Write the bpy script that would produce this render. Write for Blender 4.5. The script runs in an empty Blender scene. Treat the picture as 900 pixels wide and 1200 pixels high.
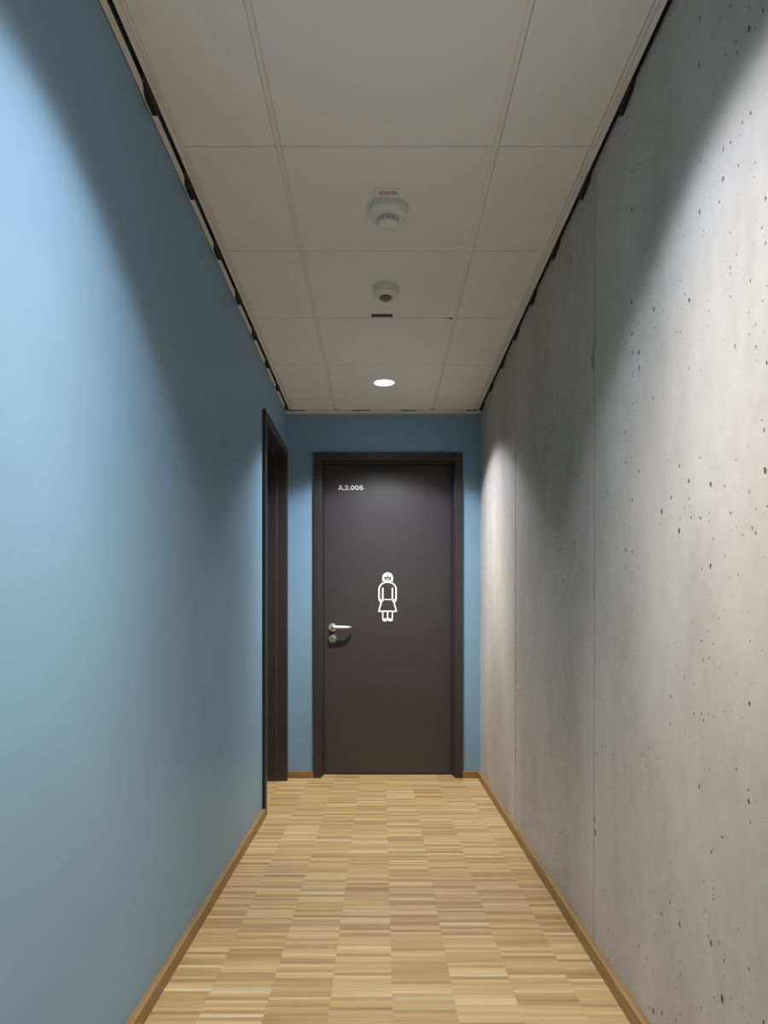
import bpy, bmesh, math, random
from mathutils import Vector, Matrix
PI = math.pi
S = bpy.context.scene
C = S.collection

# ------------------------------------------------------------------ camera
E = 1.004            # eye height
F = 906.0            # focal length in pixels of the 900 x 1200 frame
cam_d = bpy.data.cameras.new('camera')
cam = bpy.data.objects.new('camera', cam_d)
C.objects.link(cam)
cam.location = (0, 0, E)
cam.rotation_euler = (PI / 2, 0, 0)
cam_d.sensor_fit = 'AUTO'
cam_d.sensor_width = 36
cam_d.lens = F / 1200 * 36
cam_d.shift_x = 0.003
cam_d.shift_y = 0.1079
cam_d.clip_start = 0.02
S.camera = cam

# ------------------------------------------------------------------ world, exposure
w = bpy.data.worlds.new('world')
S.world = w
w.use_nodes = True
w.node_tree.nodes['Background'].inputs[0].default_value = (0.8, 0.85, 0.9, 1)
w.node_tree.nodes['Background'].inputs[1].default_value = 0.02
S.view_settings.view_transform = 'Standard'
S.view_settings.look = 'None'
S.view_settings.gamma = 1
S.view_settings.use_curve_mapping = False
S.view_settings.exposure = 0.0
S.cycles.max_bounces = 12
S.cycles.diffuse_bounces = 8

LAMP_Y = [4.41, 1.285, -1.84]
LAMP_X = 0.0184
LAMP_W = 206.0
LAMP_COL = (1.0, 1.0, 1.0)
LAMP_ANGLE = 136
LAMP_BLEND = 0.3
# (cosine from the lamp axis, relative candela, colour): the reflector's measured-style beam curve
BEAM = [(.44, 0.0), (.50, .035), (.56, .15), (.62, .24), (.70, .33), (.80, .54), (.92, 1.0), (1.0, .90)]

# ------------------------------------------------------------------ room measures
XL, XR = -0.611, 0.643     # wall faces
YB = 5.0                   # back wall face
YR = -3.2                  # added wall behind the camera
HC = E + 1.369             # underside of the ceiling tiles
HT = HC + 0.33             # slab above

# ------------------------------------------------------------------ helpers
def link(o, parent=None):
    C.objects.link(o)
    if parent is not None:
        o.parent = parent
    return o

class MB:
    def __init__(self):
        self.bm = bmesh.new()
    def box(self, x0, x1, y0, y1, z0, z1, bev=0.0, seg=2):
        b = bmesh.new()
        bmesh.ops.create_cube(b, size=1)
        for v in b.verts:
            v.co = Vector((x0 + (v.co.x + .5) * (x1 - x0), y0 + (v.co.y + .5) * (y1 - y0), z0 + (v.co.z + .5) * (z1 - z0)))
        if bev:
            bmesh.ops.bevel(b, geom=b.edges[:], offset=bev, segments=seg, affect='EDGES', profile=.5)
        self._add(b)
        return self
    def _add(self, b):
        me = bpy.data.meshes.new('tmp')
        b.to_mesh(me); b.free()
        self.bm.from_mesh(me)
        bpy.data.meshes.remove(me)
    def prism(self, pts, axis, a0, a1):
        """extrude a closed polygon; axis 'z': pts (x,y); 'y': pts (x,z); 'x': pts (y,z)"""
        def P(p, a):
            if axis == 'z': return (p[0], p[1], a)
            if axis == 'y': return (p[0], a, p[1])
            return (a, p[0], p[1])
        b = bmesh.new()
        lo = [b.verts.new(P(p, a0)) for p in pts]
        hi = [b.verts.new(P(p, a1)) for p in pts]
        n = len(pts)
        b.faces.new(lo); b.faces.new(hi[::-1])
        for i in range(n):
            b.faces.new((lo[i], hi[i], hi[(i + 1) % n], lo[(i + 1) % n]))
        bmesh.ops.recalc_face_normals(b, faces=b.faces[:])
        self._add(b)
        return self
    def lathe(self, prof, n=48, mat=None):
        """prof: (r, z) list from start to end, around z"""
        b = bmesh.new()
        rings = []
        for r, z in prof:
            if r < 1e-6:
                rings.append([b.verts.new((0, 0, z))])
            else:
                rings.append([b.verts.new((r * math.cos(2 * PI * i / n), r * math.sin(2 * PI * i / n), z)) for i in range(n)])
        for A, B in zip(rings, rings[1:]):
            for i in range(n):
                j = (i + 1) % n
                if len(A) == 1: b.faces.new((A[0], B[i], B[j]))
                elif len(B) == 1: b.faces.new((A[i], A[j], B[0]))
                else: b.faces.new((A[i], A[j], B[j], B[i]))
        bmesh.ops.recalc_face_normals(b, faces=b.faces[:])
        if mat is not None:
            bmesh.ops.transform(b, matrix=mat, verts=b.verts[:])
        self._add(b)
        return self
    def tube(self, pts, rads, n=20, flat=1.0):
        """tube through pts; rads = radius per point"""
        b = bmesh.new()
        pts = [Vector(p) for p in pts]
        rings = []
        for i, p in enumerate(pts):
            d = (pts[min(i + 1, len(pts) - 1)] - pts[max(i - 1, 0)]).normalized()
            up = Vector((0, 0, 1))
            s = d.cross(up).normalized()
            u = s.cross(d).normalized()
            rings.append([b.verts.new(p + (s * math.cos(2 * PI * k / n) * flat + u * math.sin(2 * PI * k / n)) * rads[i]) for k in range(n)])
        for A, B in zip(rings, rings[1:]):
            for k in range(n):
                j = (k + 1) % n
                b.faces.new((A[k], A[j], B[j], B[k]))
        b.faces.new(rings[0]); b.faces.new(rings[-1][::-1])
        bmesh.ops.recalc_face_normals(b, faces=b.faces[:])
        self._add(b)
        return self
    def build(self, name, mat, parent=None, smooth=False, loc=None):
        me = bpy.data.meshes.new(name)
        self.bm.to_mesh(me); self.bm.free()
        me.materials.append(mat)
        o = bpy.data.objects.new(name, me)
        if smooth:
            for p in me.polygons: p.use_smooth = True
            md = o.modifiers.new('split', 'EDGE_SPLIT')
            md.split_angle = math.radians(35)
        link(o, parent)
        if loc: o.location = loc
        return o

def empty(name, loc, rz=0):
    o = bpy.data.objects.new(name, None)
    link(o)
    o.location = loc
    o.rotation_euler = (0, 0, rz)
    o.empty_display_size = 0.1
    return o

def tag(o, label, cat, group=None, kind=None):
    if label: o['label'] = label
    if cat: o['category'] = cat
    if group: o['group'] = group
    if kind: o['kind'] = kind
    return o

def setting(o, label, cat):
    return tag(o, label, cat, kind='structure')

def copy_tree(o, parent=None):
    c = o.copy()
    C.objects.link(c)
    c.parent = parent
    for ch in list(o.children):
        copy_tree(ch, c)
    return c

# ------------------------------------------------------------------ materials
class N:
    def __init__(self, name):
        self.m = bpy.data.materials.new(name)
        self.m.use_nodes = True
        self.t = self.m.node_tree
        self.b = self.t.nodes['Principled BSDF']
    def n(self, kind, **kw):
        nd = self.t.nodes.new(kind)
        for k, v in kw.items(): setattr(nd, k, v)
        return nd
    def l(self, a, b): self.t.links.new(a, b)
    def math(self, op, a, b=None, c=None, clamp=False):
        nd = self.n('ShaderNodeMath', operation=op)
        nd.use_clamp = clamp
        for i, v in enumerate((a, b, c)):
            if v is None: continue
            if isinstance(v, (int, float)): nd.inputs[i].default_value = v
            else: self.l(v, nd.inputs[i])
        return nd.outputs[0]
    def coords(self):
        tc = self.n('ShaderNodeNewGeometry')
        sp = self.n('ShaderNodeSeparateXYZ')
        self.l(tc.outputs['Position'], sp.inputs[0])
        return sp.outputs[0], sp.outputs[1], sp.outputs[2]
    def vec(self, x, y, z):
        cb = self.n('ShaderNodeCombineXYZ')
        for i, v in enumerate((x, y, z)):
            if isinstance(v, (int, float)): cb.inputs[i].default_value = v
            else: self.l(v, cb.inputs[i])
        return cb.outputs[0]
    def noise(self, vec, scale=1.0, detail=3, rough=.5):
        nd = self.n('ShaderNodeTexNoise')
        nd.inputs['Scale'].default_value = scale
        nd.inputs['Detail'].default_value = detail
        nd.inputs['Roughness'].default_value = rough
        self.l(vec, nd.inputs['Vector'])
        return nd.outputs['Fac']
    def ramp(self, fac, stops):
        nd = self.n('ShaderNodeValToRGB')
        cr = nd.color_ramp
        while len(cr.elements) < len(stops): cr.elements.new(.5)
        for e, (p, c) in zip(cr.elements, stops):
            e.position = p
            e.color = (*c, 1) if len(c) == 3 else c
        self.l(fac, nd.inputs[0])
        return nd.outputs[0]
    def maprange(self, v, a, b, c, d, smooth=False):
        nd = self.n('ShaderNodeMapRange')
        nd.clamp = True
        if smooth: nd.interpolation_type = 'SMOOTHSTEP'
        self.l(v, nd.inputs[0])
        for i, x in enumerate((a, b, c, d)): nd.inputs[i + 1].default_value = x
        return nd.outputs[0]
    def mix(self, fac, a, b, mode='MIX'):
        nd = self.n('ShaderNodeMix', data_type='RGBA', blend_type=mode)
        for idx, v in ((0, fac), (6, a), (7, b)):
            if isinstance(v, (int, float)): nd.inputs[idx].default_value = v
            elif isinstance(v, tuple): nd.inputs[idx].default_value = (*v, 1)
            else: self.l(v, nd.inputs[idx])
        return nd.outputs[2]
    def bump(self, h, strength=.3, dist=.001):
        nd = self.n('ShaderNodeBump')
        nd.inputs['Strength'].default_value = strength
        nd.inputs['Distance'].default_value = dist
        self.l(h, nd.inputs['Height'])
        self.l(nd.outputs[0], self.b.inputs['Normal'])
    def base(self, v):
        if isinstance(v, tuple): self.b.inputs['Base Color'].default_value = (*v, 1)
        else: self.l(v, self.b.inputs['Base Color'])
    def set(self, rough=None, metal=None, spec=None):
        if rough is not None: self.b.inputs['Roughness'].default_value = rough
        if metal is not None: self.b.inputs['Metallic'].default_value = metal
        if spec is not None: self.b.inputs['Specular IOR Level'].default_value = spec
        return self

def paint(name, col, var=.04, rough=.5, spec=.5, scale=6, bump=.05, metal=0.0):
    k = N(name)
    x, y, z = k.coords()
    f = k.noise(k.vec(x, y, z), scale, 4)
    a = tuple(c * (1 - var) for c in col); b = tuple(min(1, c * (1 + var)) for c in col)
    k.base(k.mix(f, a, b))
    k.set(rough, metal, spec)
    if bump: k.bump(k.noise(k.vec(x, y, z), 900, 2), bump, .0005)
    return k.m

M_BLUE = paint('blue_wall_paint', (0.208, 0.352, 0.480), .02, .48, .35, 2.5, .12)
M_DOOR = paint('anthracite_door_paint', (0.036, 0.032, 0.035), .04, .42, .7, 4, .05)
M_FRAME = paint('anthracite_frame_paint', (0.036, 0.031, 0.031), .04, .38, .5, 4, .03)
M_TILE = paint('ceiling_tile_finish', (0.88, 0.89, 0.89), .02, .8, .2, 3, .1)
M_GRID = paint('ceiling_grid_enamel', (0.84, 0.83, 0.80), .02, .5, .4, 8, .02)
M_TEE = paint('grey_tee_enamel', (0.38, 0.37, 0.35), .02, .5, .4, 8, .02)
M_TRIM = paint('wall_angle_enamel', (0.80, 0.76, 0.70), .02, .5, .4, 8, .02)
M_WHITE = paint('white_plastic', (0.84, 0.82, 0.78), .01, .4, .5, 20, 0)
M_SENSOR = paint('cream_plastic', (0.78, 0.78, 0.71), .01, .4, .5, 20, 0)
M_DARKPL = paint('smoked_lens', (0.19, 0.18, 0.17), .05, .35, .5, 20, 0)
M_BLACK = paint('black_plastic', (0.010, 0.010, 0.010), .1, .6, .3, 20, 0)
M_VINYL = paint('white_vinyl', (0.93, 0.93, 0.93), .01, .5, .4, 20, 0)
M_RED = paint('red_print', (0.22, 0.03, 0.035), .05, .6, .3, 20, 0)
M_TAPE = paint('dark_label_tape', (0.03, 0.012, 0.010), .05, .5, .4, 20, 0)
M_TAPERED = paint('red_label_print', (0.16, 0.05, 0.045), .2, .5, .4, 200, 0)
M_SLAB = paint('raw_slab', (0.05, 0.05, 0.05), .1, .9, .1, 6, 0)
M_STEEL = paint('brushed_steel', (0.78, 0.75, 0.69), .03, .48, .5, 60, 0, 1.0)
M_STEEL2 = paint('satin_steel', (0.72, 0.71, 0.68), .05, .48, .5, 60, 0, 1.0)
M_GAP = paint('rubber_and_gap_shade', (0.012, 0.012, 0.012), .1, .8, .2, 20, 0)  # door seal rubber, also the shade painted into the right ceiling gap

def lamp_material():
    k = N('lamp_diffuser')
    k.base((0.9, 0.9, 0.9))
    k.b.inputs['Emission Color'].default_value = (1, 0.98, 0.95, 1)
    k.b.inputs['Emission Strength'].default_value = 6.0
    return k.m
M_LAMP = lamp_material()

def concrete():
    k = N('cast_concrete')
    x, y, z = k.coords()
    big = k.noise(k.vec(0.0, k.math('MULTIPLY', y, 1.6), k.math('MULTIPLY', z, .8)), 1.3, 5, .55)
    streak = k.noise(k.vec(0.3, k.math('MULTIPLY', y, 7), k.math('MULTIPLY', z, .5)), 1.2, 4, .6)
    fine = k.noise(k.vec(0.0, y, z), 18, 6, .65)
    tone = k.math('ADD', k.math('MULTIPLY', big, .64), k.math('ADD', k.math('MULTIPLY', streak, .10), k.math('MULTIPLY', fine, .26)))
    col = k.ramp(tone, [(.37, (.37, .352, .328)), (.5, (.455, .437, .412)), (.64, (.53, .512, .485))])
    # warm blotches
    blot = k.maprange(k.noise(k.vec(4.0, y, z), 2.6, 4), .52, .72, 0, .35)
    col = k.mix(blot, col, (.49, .44, .39))
    # pores
    dens = k.maprange(k.noise(k.vec(9.0, y, z), 3.2, 2), .38, .62, .35, 1.15)
    def pores(scale, rmax, off, power):
        wob = k.math('MULTIPLY', k.math('SUBTRACT', k.noise(k.vec(off, y, z), 140, 2), .5), .012)
        v2 = k.vec(k.math('ADD', k.math('ADD', y, off), wob), k.math('MULTIPLY', k.math('ADD', z, wob), .85), 0.0)
        vo = k.n('ShaderNodeTexVoronoi', voronoi_dimensions='2D')
        vo.inputs['Scale'].default_value = scale
        k.l(v2, vo.inputs['Vector'])
        sc = k.n('ShaderNodeSeparateColor')
        k.l(vo.outputs['Color'], sc.inputs[0])
        r = k.math('MULTIPLY', k.math('POWER', sc.outputs[0], power), rmax * scale)
        r = k.math('MULTIPLY', r, dens)
        d = k.math('DIVIDE', vo.outputs['Distance'], k.math('MAXIMUM', r, 1e-4))
        m = k.maprange(d, .75, 1.15, 1, 0, True)
        keep = k.math('GREATER_THAN', r, .0009 * scale)
        return k.math('MULTIPLY', m, keep)
    p1 = pores(19, .0062, 3.7, 3.5)
    p2 = pores(42, .0032, 8.1, 3)
    pp = k.math('MAXIMUM', p1, k.math('MULTIPLY', p2, .7))
    # form-tie scars and a rough joint in the casting
    def scar(yc, zc, ry, rz, amp):
        nz = k.math('MULTIPLY', k.math('SUBTRACT', k.noise(k.vec(yc, y, z), 42, 3), .5), 1.6)
        a = k.math('POWER', k.math('DIVIDE', k.math('SUBTRACT', y, yc), ry), 2)
        b = k.math('POWER', k.math('DIVIDE', k.math('SUBTRACT', z, zc), rz), 2)
        d = k.math('ADD', k.math('SQRT', k.math('ADD', a, b)), nz)
        return k.maprange(d, .55, 1.15, amp, 0, True)
    sc = None
    for a in ((2.345, E + .800, .020, .040, 1.0), (2.322, E + .845, .014, .032, .9), (2.330, E - .595, .014, .012, .9), (2.318, E - .63, .013, .014, 1.0),
              (3.70, E + .795, .022, .022, .9), (3.70, E - .615, .02, .02, .9), (3.69, E - .65, .014, .018, .6), (2.33, E + .10, .012, .03, .5)):
        s = scar(*a)
        sc = s if sc is None else k.math('MAXIMUM', sc, s)
    wv = k.math('MULTIPLY', k.math('SUBTRACT', k.noise(k.vec(0.0, 0.0, k.math('MULTIPLY', z, 6)), 1, 4), .5), .016)
    tilt = k.math('MULTIPLY', k.math('SUBTRACT', z, E), -.006)
    dj = k.math('SUBTRACT', k.math('SUBTRACT', y, 2.330), k.math('ADD', wv, tilt))
    joint = k.maprange(k.math('ABSOLUTE', dj), .003, .009, .42, 0, True)
    ridge = k.maprange(k.math('ABSOLUTE', k.math('ADD', dj, .009)), .001, .006, .35, 0, True)
    ridge = k.math('MULTIPLY', ridge, k.maprange(z, E - .1, E + .3, .25, 1))
    # board mark along the top of the pour
    line = k.maprange(k.math('ABSOLUTE', k.math('SUBTRACT', z, E + 1.268)), .001, .006, .25, 0, True)
    col = k.mix(line, col, (.50, .48, .46))
    col = k.mix(ridge, col, (.62, .60, .55))
    col = k.mix(k.math('MAXIMUM', joint, k.math('MULTIPLY', sc, .75)), col, (.14, .14, .12))
    col = k.mix(k.math('MULTIPLY', pp, .95), col, (.085, .08, .07))
    k.base(col)
    k.set(.62, 0, .35)
    h = k.math('SUBTRACT', k.math('MULTIPLY', fine, .25), k.math('ADD', pp, k.math('MULTIPLY', sc, .6)))
    k.bump(k.math('SUBTRACT', h, joint), .5, .003)
    return k.m
M_CONC = concrete()

def parquet():
    k = N('mosaic_oak_parquet')
    x, y, z = k.coords()
    u = k.math('DIVIDE', k.math('SUBTRACT', x, .0305 - .165 * 20), .165)
    ci = k.math('FLOOR', u)
    cf = k.math('FRACT', u)
    def white(a, b, s):
        wn = k.n('ShaderNodeTexWhiteNoise', noise_dimensions='3D')
        k.l(k.vec(a, b, s), wn.inputs['Vector'])
        return wn.outputs['Value']
    h0 = white(ci, 0.5, 1.5)
    v = k.math('ADD', k.math('DIVIDE', k.math('ADD', y, 10.0), .0180), k.math('MULTIPLY', h0, 7.0))
    si = k.math('FLOOR', v)
    sf = k.math('FRACT', v)
    tone = white(ci, si, 2.5)
    tone2 = white(ci, si, 7.5)
    bi = k.math('FLOOR', k.math('DIVIDE', si, 8.0))
    btone = white(ci, bi, 4.5)
    # grain running along each strip
    gx = k.math('ADD', k.math('MULTIPLY', x, 5.0), k.math('MULTIPLY', tone2, 60))
    grain = k.noise(k.vec(gx, k.math('MULTIPLY', y, 230), k.math('MULTIPLY', tone, 9)), 1, 3, .6)
    grain2 = k.noise(k.vec(k.math('MULTIPLY', gx, .6), k.math('MULTIPLY', y, 60), k.math('MULTIPLY', tone, 9)), 1, 3, .55)
    t = k.math('ADD', k.math('MULTIPLY', tone, .33), k.math('MULTIPLY', btone, .018))
    t = k.math('ADD', t, k.math('ADD', k.math('MULTIPLY', grain, .30), k.math('MULTIPLY', grain2, .32)))
    col = k.ramp(t, [(.24, (.25, .152, .055)), (.42, (.40, .268, .112)), (.58, (.49, .345, .158)), (.78, (.64, .49, .27))])
    dark = k.math('GREATER_THAN', tone2, .93)
    col = k.mix(k.math('MULTIPLY', dark, .35), col, (.25, .15, .065))
    lite = k.math('LESS_THAN', tone2, .05)
    col = k.mix(k.math('MULTIPLY', lite, .4), col, (.70, .56, .38))
    e1 = k.math('MINIMUM', cf, k.math('SUBTRACT', 1, cf))
    l1 = k.maprange(e1, .002, .006, .15, 0)
    e2 = k.math('MINIMUM', sf, k.math('SUBTRACT', 1, sf))
    l2 = k.maprange(e2, .01, .06, 1, 0)
    l2 = k.math('MULTIPLY', l2, k.maprange(tone2, .2, .9, .08, .65))
    col = k.mix(k.math('MAXIMUM', l1, l2), col, (.22, .13, .055))
    k.base(col)
    k.set(.50, 0, .4)
    k.bump(k.math('SUBTRACT', k.math('MULTIPLY', grain, .4), l2), .15, .0006)
    return k.m
M_FLOOR = parquet()

def oak(axis):
    k = N('oak_baseboard_' + axis)
    x, y, z = k.coords()
    if axis == 'along_hall': v = k.vec(k.math('MULTIPLY', x, 160), k.math('MULTIPLY', y, 3), k.math('MULTIPLY', z, 160))
    else: v = k.vec(k.math('MULTIPLY', x, 3), k.math('MULTIPLY', y, 160), k.math('MULTIPLY', z, 160))
    g = k.noise(v, 1, 4, .6)
    k.base(k.ramp(g, [(.25, (.20, .115, .038)), (.5, (.27, .165, .060)), (.8, (.35, .225, .090))]))
    k.set(.45, 0, .4)
    return k.m
M_OAKY, M_OAKX = oak('along_hall'), oak('across_hall')

# ------------------------------------------------------------------ shell
f = MB().box(XL - .25, XR + .02, YR - .1, YB + .35, -.10, 0).build('floor', M_FLOOR)
setting(f, 'light oak mosaic parquet floor of short crosswise strips', 'floor')

# doors: openings  (outer casing measures)
D1X0, D1X1, DTOP = -.434, .5257, 2.101
DW = D1X1 - D1X0
D2Y0 = 3.982
D2Y1 = D2Y0 + DW
D2TOP = DTOP + .004
m = MB()
CI = .030   # the casing laps the wall by this much
m.box(XL - .2, D1X0 + CI, YB, YB + .25, 0, HT)
m.box(D1X1 - CI, XR, YB, YB + .25, 0, HT)
m.box(D1X0 + CI, D1X1 - CI, YB, YB + .25, DTOP - CI, HT)
m.box(XL - .2, XR, YB + .25, YB + .30, 0, HT)
setting(m.build('wall_back', M_BLUE), 'blue painted end wall around the dark door', 'wall')
m = MB()
m.box(XL - .2, XL, YR, D2Y0 + CI, 0, HT)
m.box(XL - .2, XL, D2Y1 - CI, YB, 0, HT)
m.box(XL - .2, XL, D2Y0 + CI, D2Y1 - CI, D2TOP - CI, HT)
m.box(XL - .25, XL - .2, YR, YB + .25, 0, HT)
setting(m.build('wall_left', M_BLUE), 'long smooth light blue wall on the left', 'wall')
# concrete wall: pours separated by a 3 mm joint
m = MB()
J = 3.696
m.box(XR, XR + .2, YR, J - .007, 0, HT)
m.box(XR, XR + .2, J + .007, YB + .3, 0, HT)
m.box(XR + .009, XR + .2, J - .008, J + .008, 0, HT)
setting(m.build('wall_right', M_CONC), 'bare fair-faced concrete wall with small air holes on the right', 'wall')
m = MB().box(XL - .2, XR + .2, YR - .12, YR, 0, HT)  # unseen wall, added so light bounces back into the corridor
setting(m.build('bounce_wall_rear', M_BLUE), 'added blue wall closing the corridor behind the camera for bounce light', 'wall')
m = MB().box(XL - .25, XR + .2, YR - .12, YB + .3, HT, HT + .1)
setting(m.build('ceiling_slab', M_SLAB), 'dark raw slab above the suspended ceiling', 'ceiling')

# baseboards
BT, BH = .0185, .045
def bb_profile(sx, x):
    # (x, z) outline with an eased top edge
    return [(x, 0), (x + sx * BT, 0), (x + sx * BT, BH - .004), (x + sx * (BT - .0012), BH - .0012), (x + sx * (BT - .004), BH), (x, BH)]
m = MB().prism(bb_profile(1, XL), 'y', YR, D2Y0 - .001)
setting(m.build('baseboard_left', M_OAKY), 'oak baseboard at the foot of the blue wall', 'baseboard')
m = MB().prism(bb_profile(-1, XR), 'y', YR, YB)
setting(m.build('baseboard_right', M_OAKY), 'oak baseboard at the foot of the concrete wall', 'baseboard')
def bb_back(x0, x1):
    pr = [(YB, 0), (YB - BT, 0), (YB - BT, BH - .004), (YB - BT + .0012, BH - .0012), (YB - BT + .004, BH), (YB, BH)]
    return MB().prism(pr, 'x', x0, x1)
m = bb_back(XL, D1X0 - .0005)
setting(m.build('baseboard_back', M_OAKX), 'short oak baseboard on the end wall left of the door', 'baseboard')
m = bb_back(D1X1 + .0005, XR - BT)
setting(m.build('baseboard_back', M_OAKX), 'short oak baseboard on the end wall right of the door', 'baseboard')

# ------------------------------------------------------------------ suspended ceiling
ceil = setting(empty('ceiling', (0, 0, HC)), 'suspended ceiling of off-white square tiles in a narrow grid', 'ceiling')
joints = []
yj = 4.725
while yj > YR:
    joints.append(yj); yj -= .625
joints = [YR - .02] + joints[::-1] + [4.981]
RUN = [-.2945, .3312]
cols = [(-.5645, RUN[0] - .0085), (RUN[0] + .0085, RUN[1] - .0085), (RUN[1] + .0085, .6025)]
G = .0028
for a, b in zip(joints, joints[1:]):
    y0, y1 = a + G, b - G
    for ci_, (x0, x1) in enumerate(cols):
        m = MB()
        if ci_ == 1 and abs(a - 3.475) < .01:
            # the broken corner beside the right runner
            pts = [(x0, y0), (x1 - .044, y0), (x1 - .028, y0 + .006), (x1 - .014, y0 + .008), (x1 - .006, y0 + .019), (x1, y0 + .018), (x1, y1), (x0, y1)]
            m.prism(pts, 'z', 0, .014)
        else:
            m.box(x0, x1, y0, y1, 0, .014, .0006, 1)
        m.build('ceiling_tile', M_TILE, ceil)
for rx in RUN:
    MB().box(rx - .0075, rx + .0075, YR, 4.976, .0045, .030).build('ceiling_runner', M_GRID, ceil)
    MB().box(rx - .009, rx + .009, 4.9765, 4.9808, .0015, .030).build('runner_end_gap', M_BLACK, ceil)
m = MB()
for yj in joints[1:-1]:
    if abs(yj - 3.475) < .01:
        m.box(-.56, .285, yj - .01, yj + .01, .0125, .0139)
        m.box(.34, .60, yj - .01, yj + .01, .0125, .0139)
    else:
        m.box(-.56, .60, yj - .01, yj + .01, .0125, .0139)
m.build('cross_tee', M_TEE, ceil)
m = MB().box(-.591, -.5775, YR, 4.981, 0, .018, .0005, 1).box(-.5765, -.5655, YR, 4.981, .001, .018, .0005, 1)
m.build('edge_profile', M_GRID, ceil)
m = MB().box(.6045, .6155, YR, 4.981, .001, .018, .0005, 1).box(.6165, .631, YR, 4.981, 0, .018, .0005, 1)
m.build('edge_profile', M_GRID, ceil)
MB().box(.6312, XR - .0006, YR, 4.981, .0025, .018).build('gap_shade_strip', M_GAP, ceil)  # added black strip, stands in for the shade inside the gap
MB().prism([(.278, 3.4745), (.3215, 3.4745), (.3215, 3.496), (.300, 3.487)], 'z', .0045, .006).build('notch_void_shade', M_BLACK, ceil)  # black plate stands in for the shaded void above the chipped corner

# wall angle: left wall and end wall
ZT = E + 1.3465
m = MB().box(XL, XL + .0165, YR, YB - .018, ZT, ZT + .0018).box(XL, XL + .0015, YR, YB - .018, ZT, ZT + .030)
setting(m.build('trim_1', M_TRIM), 'thin off-white wall angle along the top of the blue wall', 'trim')
m = MB().box(XL, XR - .001, YB - .018, YB, ZT, ZT + .0018)
slots = []
def bx_at(px, Y): return (px - 446.4) * Y / F
for a, b in ((338, 358), (412.5, 433), (470, 487.5), (546, 560)):
    slots.append((bx_at(a, 4.982), bx_at(b, 4.982)))
m.box(XL + .001, XR - .001, YB - .018, YB - .0165, ZT, ZT + .0165)
edges = [XL + .001] + [v for s in slots for v in s] + [XR - .001]
for a, b in zip(edges[::2], edges[1::2]):
    m.box(a, b, YB - .018, YB - .0165, ZT + .0165, ZT + .0225)
setting(m.build('trim_2', M_TRIM), 'off-white wall angle along the top of the end wall', 'trim')

# black spring clips in the edge gaps
def clip_mesh(side):
    pr = [(.030, .02), (.030, .001), (.050, -.013), (.120, -.0235), (.137, -.0235), (.137, .02)]
    m = MB()
    if side < 0: m.prism([(-.5922, 0), (-.5922, .137), (-.6062, .137), (-.6062, .075), (-.6040, .055), (-.5975, .028)], 'z', ZT - HC - .001, .02)
    else: m.prism(pr, 'x', .6314, .6428)
    return m, HC
ORD = ['nearest the camera', 'second', 'third', 'fourth', 'fifth', 'sixth', 'seventh', 'farthest']
clipY = [1220.0 * (1.683 + .3345 * i) * 1e-3 for i in range(8)]
for side, wname in ((-1, 'blue wall'), (1, 'concrete wall')):
    m, z0 = clip_mesh(side)
    # mesh origin shifted onto the clip
    proto = m.build('edge_clip', M_BLACK)
    for i, yc in enumerate(clipY):
        o = proto if i == 0 else proto.copy()
        if i: C.objects.link(o)
        y0 = yc - .137
        o.location = (0, y0, z0)
        if yc > 4.95: o.location.y = 4.975 - .137
        how = ORD[i] if i in (0, 7) else ORD[i] + ' from the camera'
        tag(o, 'small black clip in the ceiling edge gap along the %s, %s' % (wname, how), 'clip', 'black clips in the ceiling gap along the ' + wname)
for i, (a, b) in enumerate(slots):
    o = MB().box(a + .001, b - .001, YB - .0178, YB - .008, 0, .0055).build('edge_clip', M_BLACK, loc=(0, 0, ZT + .0167))
    tag(o, 'thin black clip in the wall angle above the end wall, %s from the left' % ['first', 'second', 'third', 'fourth'][i], 'clip', 'black clips above the end wall')

# ------------------------------------------------------------------ doors
def stroke(m, pts, wdt, T, closed=False, y0=0, th=.0006):
    """flat ribbon on the door face; T maps (u, v) to (x, z)"""
    P = [Vector(T(*p)) for p in pts]
    n = len(P)
    Lp, Rp = [], []
    for i in range(n):
        if closed: a, b = P[(i - 1) % n], P[(i + 1) % n]
        else: a, b = P[max(i - 1, 0)], P[min(i + 1, n - 1)]
        d1 = (P[i] - a).normalized() if (P[i] - a).length > 1e-9 else (b - P[i]).normalized()
        d2 = (b - P[i]).normalized() if (b - P[i]).length > 1e-9 else d1
        d = (d1 + d2).normalized()
        nn = Vector((-d.y, d.x))
        c = max(.5, nn.dot(Vector((-d1.y, d1.x))))
        Lp.append(P[i] + nn * wdt / 2 / c); Rp.append(P[i] - nn * wdt / 2 / c)
    rng = range(n if closed else n - 1)
    for i in rng:
        j = (i + 1) % n
        m.prism([tuple(Lp[i]), tuple(Lp[j]), tuple(Rp[j]), tuple(Rp[i])], 'y', y0 - th, y0)

def arc(cx, cy, rx, ry, a0, a1, n=14):
    return [(cx + rx * math.cos(math.radians(a0 + (a1 - a0) * i / n)), cy + ry * math.sin(math.radians(a0 + (a1 - a0) * i / n))) for i in range(n + 1)]

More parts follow.
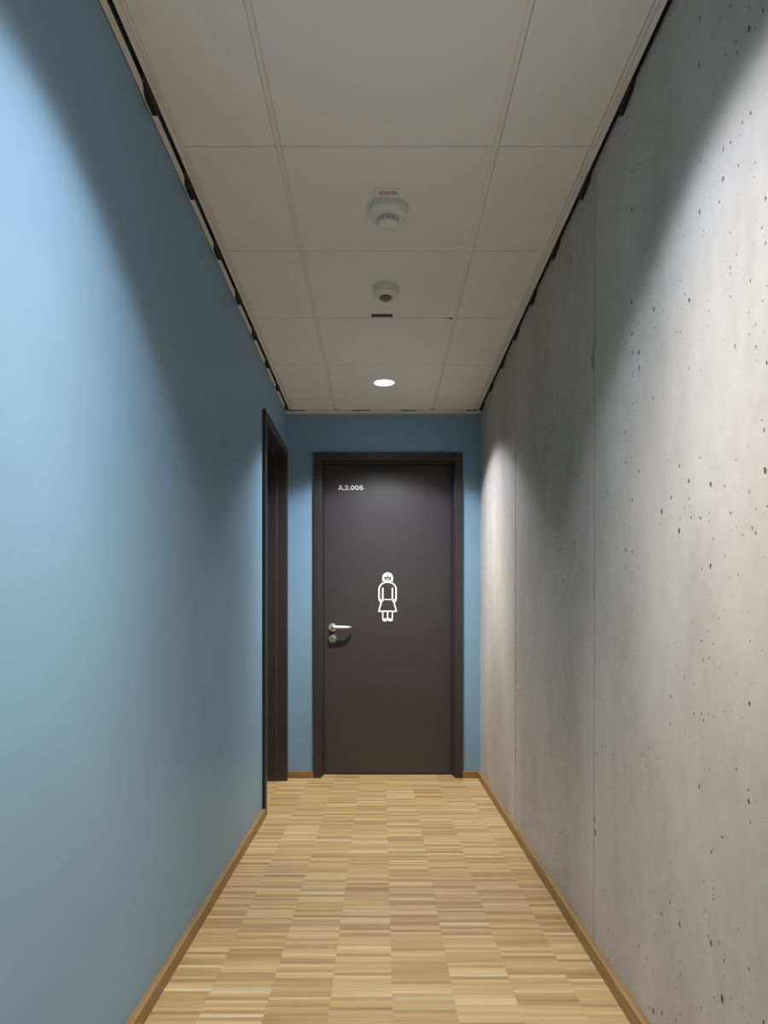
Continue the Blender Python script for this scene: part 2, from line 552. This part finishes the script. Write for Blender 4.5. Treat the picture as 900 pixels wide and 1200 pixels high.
def text_mesh(body, width, height, bold):
    cu = bpy.data.curves.new('lettering', 'FONT')
    cu.body = body
    cu.size = 1
    cu.offset = bold
    cu.extrude = .0
    cu.space_character = 1.08
    o = bpy.data.objects.new('lettering', cu)
    C.objects.link(o)
    dg = bpy.context.evaluated_depsgraph_get()
    me = bpy.data.meshes.new_from_object(o.evaluated_get(dg))
    bpy.data.objects.remove(o)
    xs = [v.co.x for v in me.vertices]; ys = [v.co.y for v in me.vertices]
    sx, sy = width / (max(xs) - min(xs)), height / (max(ys) - min(ys))
    cx, cy = (max(xs) + min(xs)) / 2, (max(ys) + min(ys)) / 2
    for v in me.vertices:
        v.co = Vector(((v.co.x - cx) * sx, (v.co.y - cy) * sy, 0))
    return me

def lathe_y(m, prof, x, z, y, n=40):
    """disc turned about the y axis; prof z runs towards the viewer (-y)"""
    mat = Matrix.Translation((x, y, z)) @ Matrix.Rotation(PI / 2, 4, 'X')
    m.lathe(prof, n, mat)

FD, LD = .018, .102    # casing stands proud by FD; the leaf face lies LD behind the wall face
def make_door(name, loc, rz, label, top, hx, hdir, marks):
    d = empty(name, loc, rz)
    setting(d, label, 'door')
    W2 = DW / 2
    fw = .049
    zi = top - fw
    st = .0095
    # frame: face casing, reveal and stop in one steel profile
    m = MB()
    for s in (-1, 1):
        xo, xi = s * W2, s * (W2 - fw)
        pr = [(xo, -FD + .002), (xo - s * .002, -FD), (xi + s * .004, -FD), (xi + s * .001, -FD + .0012), (xi, -FD + .004),
              (xi, .045), (xi - s * .002, .0475), (xi - s * (st - .002), .0475), (xi - s * st, .050), (xi - s * st, LD + .0), (xi - s * (st - .001), LD + .05), (xi + s * .016, LD + .05), (xi + s * .016, 0), (xo, 0)]
        m.prism(pr, 'z', 0, top - .002 if False else zi + .0)
    # head
    pr = [(-FD + .002, top), (-FD, top - .002), (-FD, zi + .004), (-FD + .0012, zi + .001), (-FD + .004, zi), (.045, zi), (.0475, zi - .002),
          (.0475, zi - st + .002), (.050, zi - st), (LD, zi - st), (LD + .05, zi - st + .001), (LD + .05, zi + .016), (0, zi + .016), (0, top)]
    m.prism(pr, 'x', -W2, W2)
    m.build('door_frame', M_FRAME, d)
    lx = W2 - fw - st
    MB().box(-lx + .0015, lx - .0015, LD, LD + .042, .007, zi - st - .002, .0012, 2).build('door_leaf', M_DOOR, d)
    m = MB().box(-lx - .002, -lx + .0012, LD + .004, LD + .03, .0, zi - st).box(lx - .0012, lx + .002, LD + .004, LD + .03, .0, zi - st)
    m.box(-lx, lx, LD + .006, LD + .036, .0, .0068)
    m.build('door_seal', M_GAP, d)
    # handle
    h = MB()
    hz, kz = .971, .897
    lathe_y(h, [(0, 0), (.026, 0), (.026, .006), (.0245, .008), (.0, .008)], hx, hz, LD)
    han = h.build('door_handle', M_STEEL2, d, True)
    lev = MB()
    pts = [(hx, LD - .007, hz)]
    rad = [.0105]
    for a in range(0, 91, 15):
        t = math.radians(a)
        pts.append((hx + hdir * (.014 - .014 * math.cos(t)), LD - .038 - .014 * math.sin(t), hz)); rad.append(.0105)
    for q, dq in ((.03, 0), (.055, 0), (.08, .001), (.098, .003), (.112, .009), (.121, .018), (.127, .030)):
        pts.append((hx + hdir * q, LD - .052 + dq, hz + .0006)); rad.append(.0112 - .030 * q if q < .125 else .0055)
    lev.tube(pts, rad, 20, 1.0)
    lo = lev.build('lever', M_STEEL, han, True)
    k = MB()
    lathe_y(k, [(0, 0), (.0262, 0), (.0262, .006), (.0248, .008), (.0, .008)], hx, kz, LD)
    kp = k.build('keyhole_rosette', M_STEEL2, d, True)
    k = MB()
    lathe_y(k, [(0, .008), (.0085, .008), (.0085, .0105), (0, .0105)], hx, kz + .006, LD)
    k.box(hx - .005, hx + .005, LD - .0105, LD - .008, kz - .017, kz + .001, .001, 1)
    k.build('lock_cylinder', M_STEEL, kp)
    k = MB().box(hx - .001, hx + .001, LD - .0110, LD - .0104, kz + .0, kz + .010)
    k.build('key_slot', M_BLACK, kp)
    if marks:
        Yd = loc[1] + LD
        T = lambda u, v: ((435 + u * .05833 - 446.4) * Yd / F - loc[0], E + (729.5 - (665 + v * .05833)) * Yd / F)
        q = Yd / F * .05833     # metres per drawing unit
        m = MB(); y0 = LD
        sw = 29 * q
        S_ = lambda pts, wd=sw, closed=False: stroke(m, pts, wd, T, closed, y0)
        # outer outline of arms and shoulders
        outer = [(200, 688), (176, 672), (160, 640)] + [(158, 430)] + arc(329, 438, 171, 146, 180, 360, 24) + [(500, 640), (484, 672), (460, 688)]
        S_([(233, 408), (233, 640), (222, 674), (198, 690), (176, 676), (160, 640), (158, 438)] + arc(329, 438, 171, 146, 180, 360, 24)[1:-1] + [(500, 438), (500, 640), (484, 676), (460, 690), (436, 674), (425, 640), (425, 408)])
        S_([(168, 644), (490, 644)], 19 * q)
        S_([(202, 700), (152, 880)])
        S_([(456, 700), (506, 880)])
        S_([(136, 880), (520, 880)], 27 * q)
        for xx in (234, 329, 424): S_([(xx, 880), (xx, 1035)], 26 * q)
        for x0, x1, fl in ((221, 328, 0), (330, 437, 1)):
            pts = [(x0, 1022), (x1, 1022)] + [(x1, 1050)]
            if fl: pts += [(x1 - 8, 1068), (x1 - 30, 1083), (x0 + 30, 1083), (x0 + 6, 1066)]
            else: pts += [(x1 - 6, 1066), (x1 - 30, 1083), (x0 + 30, 1083), (x0 + 8, 1068)]
            m.prism([T(*p) for p in pts], 'y', y0 - .0006, y0)
        # head: hair with a cut-out face, strip by strip between outline and face
        cx, cy = 331, 215
        hole = [(262, 214), (262, 196), (270, 180), (284, 186), (300, 188), (314, 185), (322, 168), (331, 152), (340, 168), (348, 185), (362, 188), (378, 186), (392, 180), (400, 196), (400, 214)]
        hole += arc(331, 214, 69, 52, 0, 180, 16)[1:-1]
        def out(a):
            dx, dy = math.cos(math.radians(a)), math.sin(math.radians(a))
            t = 107 / max(abs(dx), 1e-6)
            if dy > 0: t = min(t, 62 / dy)
            else:
                oy = cy - 205
                t2 = -oy * dy + math.sqrt(max(0, (oy * dy) ** 2 - oy * oy + 107 ** 2))
                if cy + t * dy < 205: t = t2
            return (cx + t * dx, cy + t * dy)
        def inn(a):
            dx, dy = math.cos(math.radians(a)), math.sin(math.radians(a))
            best = None
            for i in range(len(hole)):
                (ax, ay), (bx, by) = hole[i], hole[(i + 1) % len(hole)]
                ex, ey = bx - ax, by - ay
                den = dx * ey - dy * ex
                if abs(den) < 1e-9: continue
                t = ((ax - cx) * ey - (ay - cy) * ex) / den
                w_ = ((ax - cx) * dy - (ay - cy) * dx) / den
                if t > 0 and -1e-6 <= w_ <= 1 + 1e-6: best = t if best is None else min(best, t)
            return (cx + best * dx, cy + best * dy)
        NA = 120
        for i in range(NA):
            a, b = i * 360 / NA, (i + 1) * 360 / NA
            m.prism([T(*out(a)), T(*out(b)), T(*inn(b)), T(*inn(a))], 'y', y0 - .0006, y0)
        for ex in (300, 363):
            m.prism([T(*p) for p in arc(ex, 191, 12, 11, 0, 330, 11)], 'y', y0 - .0006, y0)
        mouth = [(292, 223), (370, 223)] + arc(331, 224, 34, 22, 10, 170, 8)
        m.prism([T(*p) for p in mouth], 'y', y0 - .0006, y0)
        po = m.build('pictogram', M_VINYL, d)
        po['label'] = 'white pictogram of a smiling girl in a skirt'
        T2 = lambda u, v: ((380 + u / 15 - 446.4) * Yd / F - loc[0], E + (729.5 - (560 + v / 15)) * Yd / F)
        m = MB()
        q2 = Yd / F / 15
        L_ = lambda pts, wd=17, closed=False: stroke(m, pts, wd * q2, T2, closed, LD)
        L_([(252, 213), (283, 134), (289, 134), (320, 213)], 17)
        L_([(266, 194), (306, 194)], 13)
        for dx in (332, 432): m.box(*sum(zip(T2(dx, 213), T2(dx + 17, 196)), ())[:2], LD - .0006, LD, *sorted((T2(0, 213)[1], T2(0, 196)[1])))
        L_([(367, 158)] + arc(391, 159, 22, 19, 190, 385, 12) + [(366, 205), (424, 205)], 16)
        for cx0 in (497, 572):
            L_(arc(cx0, 173, 26, 32, 0, 360, 22)[:-1], 17, True)
        L_(arc(652, 187, 26, 19, 0, 360, 18)[:-1], 16, True)
        L_([(676, 146)] + arc(654, 172, 29, 31, 300, 180, 8) + [(626, 190)], 16)
        t = m.build('room_number', M_VINYL, d)
        t['label'] = 'white room number lettering'
    return d
make_door('door_1', ((D1X0 + D1X1) / 2, YB, 0), 0, 'dark grey door with a white girl pictogram at the corridor end', DTOP,
          (389.7 - 446.4) * (YB + LD) / F - (D1X0 + D1X1) / 2, 1, True)
make_door('door_2', (XL, (D2Y0 + D2Y1) / 2, 0), PI / 2, 'dark door frame in the blue wall on the left', D2TOP, -.36, 1, False)

# ------------------------------------------------------------------ ceiling lamps
def make_lamp(y):
    r = empty('downlight', (LAMP_X, y, HC))
    MB().lathe([(.0570, -.0005), (.0575, -.0028), (.0605, -.0028), (.0620, -.0015), (.0622, 0), (.0570, 0), (.0570, -.0005)], 56).build('trim_ring', M_WHITE, r, True)
    MB().lathe([(0, -.0012), (.0570, -.0012), (.0570, 0), (0, 0)], 56).build('diffuser', M_LAMP, r)
    ld = bpy.data.lights.new('downlight_beam', 'SPOT')
    ld.energy = LAMP_W * (1.15 if y > 4 else 1.0)
    ld.color = LAMP_COL
    ld.spot_size = math.radians(LAMP_ANGLE)
    ld.spot_blend = LAMP_BLEND
    ld.shadow_soft_size = .025
    ld.use_nodes = True
    nt = ld.node_tree
    em = nt.nodes['Emission']
    geo = nt.nodes.new('ShaderNodeNewGeometry')
    sp = nt.nodes.new('ShaderNodeSeparateXYZ')
    ab = nt.nodes.new('ShaderNodeMath'); ab.operation = 'ABSOLUTE'
    rp = nt.nodes.new('ShaderNodeValToRGB'); rp.color_ramp.interpolation = 'LINEAR'
    while len(rp.color_ramp.elements) < len(BEAM): rp.color_ramp.elements.new(.5)
    for e, (p, v) in zip(rp.color_ramp.elements, BEAM):
        e.position = p; e.color = (v, v, v, 1)
    tint = nt.nodes.new('ShaderNodeValToRGB')
    tint.color_ramp.elements[0].position = .62; tint.color_ramp.elements[0].color = (.90, .92, 1.0, 1)
    tint.color_ramp.elements[1].position = .90; tint.color_ramp.elements[1].color = (1.0, .955, .90, 1)
    nt.links.new(geo.outputs['Incoming'], sp.inputs[0])
    nt.links.new(sp.outputs[2], ab.inputs[0])
    nt.links.new(ab.outputs[0], rp.inputs[0])
    nt.links.new(ab.outputs[0], tint.inputs[0])
    nt.links.new(rp.outputs[0], em.inputs['Strength'])
    nt.links.new(tint.outputs[0], em.inputs['Color'])
    lo = bpy.data.objects.new('downlight_beam', ld)
    link(lo, r)
    lo.location = (0, 0, -.030)
    return r
for y, lb in zip(LAMP_Y, ('small round recessed downlight glowing white, before the end door', 'round recessed downlight in the ceiling just above the camera, out of frame',
                          'round recessed downlight in the ceiling behind the camera')):
    tag(make_lamp(y), lb, 'ceiling light', 'recessed downlights')

# smoke detector
sd = empty('smoke_detector', (.024, 2.545, HC))
tag(sd, 'round white smoke detector with slotted chamber on the ceiling', 'smoke detector')
MB().lathe([(0, 0), (.0610, 0), (.0625, -.003), (.0625, -.016), (.0655, -.019), (.0660, -.026), (.0600, -.034), (.0440, -.040), (.0, -.041)], 56).build('base', M_WHITE, sd, True)
MB().lathe([(0, -.036), (.0300, -.038), (.0300, -.060), (0, -.060)], 40).build('chamber', M_BLACK, sd, True)
m = MB()
for zz in (-.0445, -.0505):
    m.lathe([(.0300, zz), (.0345, zz), (.0345, zz - .0018), (.0300, zz - .0018), (.0300, zz)], 40)
for kx in range(12):
    a = 2 * PI * (kx + .5) / 12 + PI / 12 - PI / 12
    b = bmesh.new()
    bmesh.ops.create_cube(b, size=1)
    bmesh.ops.transform(b, matrix=Matrix.Rotation(a, 4, 'Z') @ Matrix.Translation((.0325, 0, -.048)) @ Matrix.Diagonal((.005, .0022, .020, 1)), verts=b.verts[:])
    m._add(b)
m.build('slot_ribs', M_WHITE, sd)
MB().lathe([(0, -.056), (.0355, -.056), (.0360, -.058), (.0345, -.064), (.0300, -.067), (0, -.068)], 48).build('cap', M_WHITE, sd, True)

pl = empty('number_plate', ((454.0 - 446.4) * 2.44 / F, 2.433, HC))
tag(pl, 'small white plate printed with red numbers beside the smoke detector', 'sign')
MB().box(-.0415, .0415, 0, .049, -.007, 0, .001, 2).build('plate', M_WHITE, pl)
me = text_mesh('028/03', .0560, .0190, .010)
me.materials.append(M_RED)
t = link(bpy.data.objects.new('printed_number', me), pl)
t.rotation_euler = (PI, 0, 0)
t.location = (.003, .018, -.0073)

# motion sensor
ms = empty('motion_sensor', (.0195, 3.157, HC))
tag(ms, 'small round cream motion sensor with dark dome on the ceiling', 'motion sensor')
MB().lathe([(0, 0), (.0520, 0), (.0535, -.002), (.0535, -.0115), (.0528, -.0120), (.0528, -.0130), (.0535, -.0135), (.0535, -.024), (.0520, -.031), (.0430, -.038), (.0250, -.0405), (0, -.0405)], 56).build('housing', M_SENSOR, ms, True)
MB().lathe([(.0250, -.038)] + [(.0255 * math.cos(math.radians(a)), -.0405 - .017 * math.sin(math.radians(a))) for a in range(0, 90, 10)] + [(0, -.0575)], 40).build('lens', M_DARKPL, ms, True)

# label tape by the joint
lt = empty('ceiling_label', (.0045, 3.447, HC))
tag(lt, 'narrow dark label strip with red print stuck on the ceiling', 'label')
MB().box(-.047, .047, -.0155, .0155, -.0015, 0).build('tape', M_TAPE, lt)
m = MB()
random.seed(4)
for x0, x1 in ((-.036, -.032), (-.031, -.024), (-.010, -.0065), (-.005, .002), (.007, .011), (.017, .035)):
    m.box(x0, x1, -.011, .011, -.0020, -.0015)
m.build('print', M_TAPERED, lt)
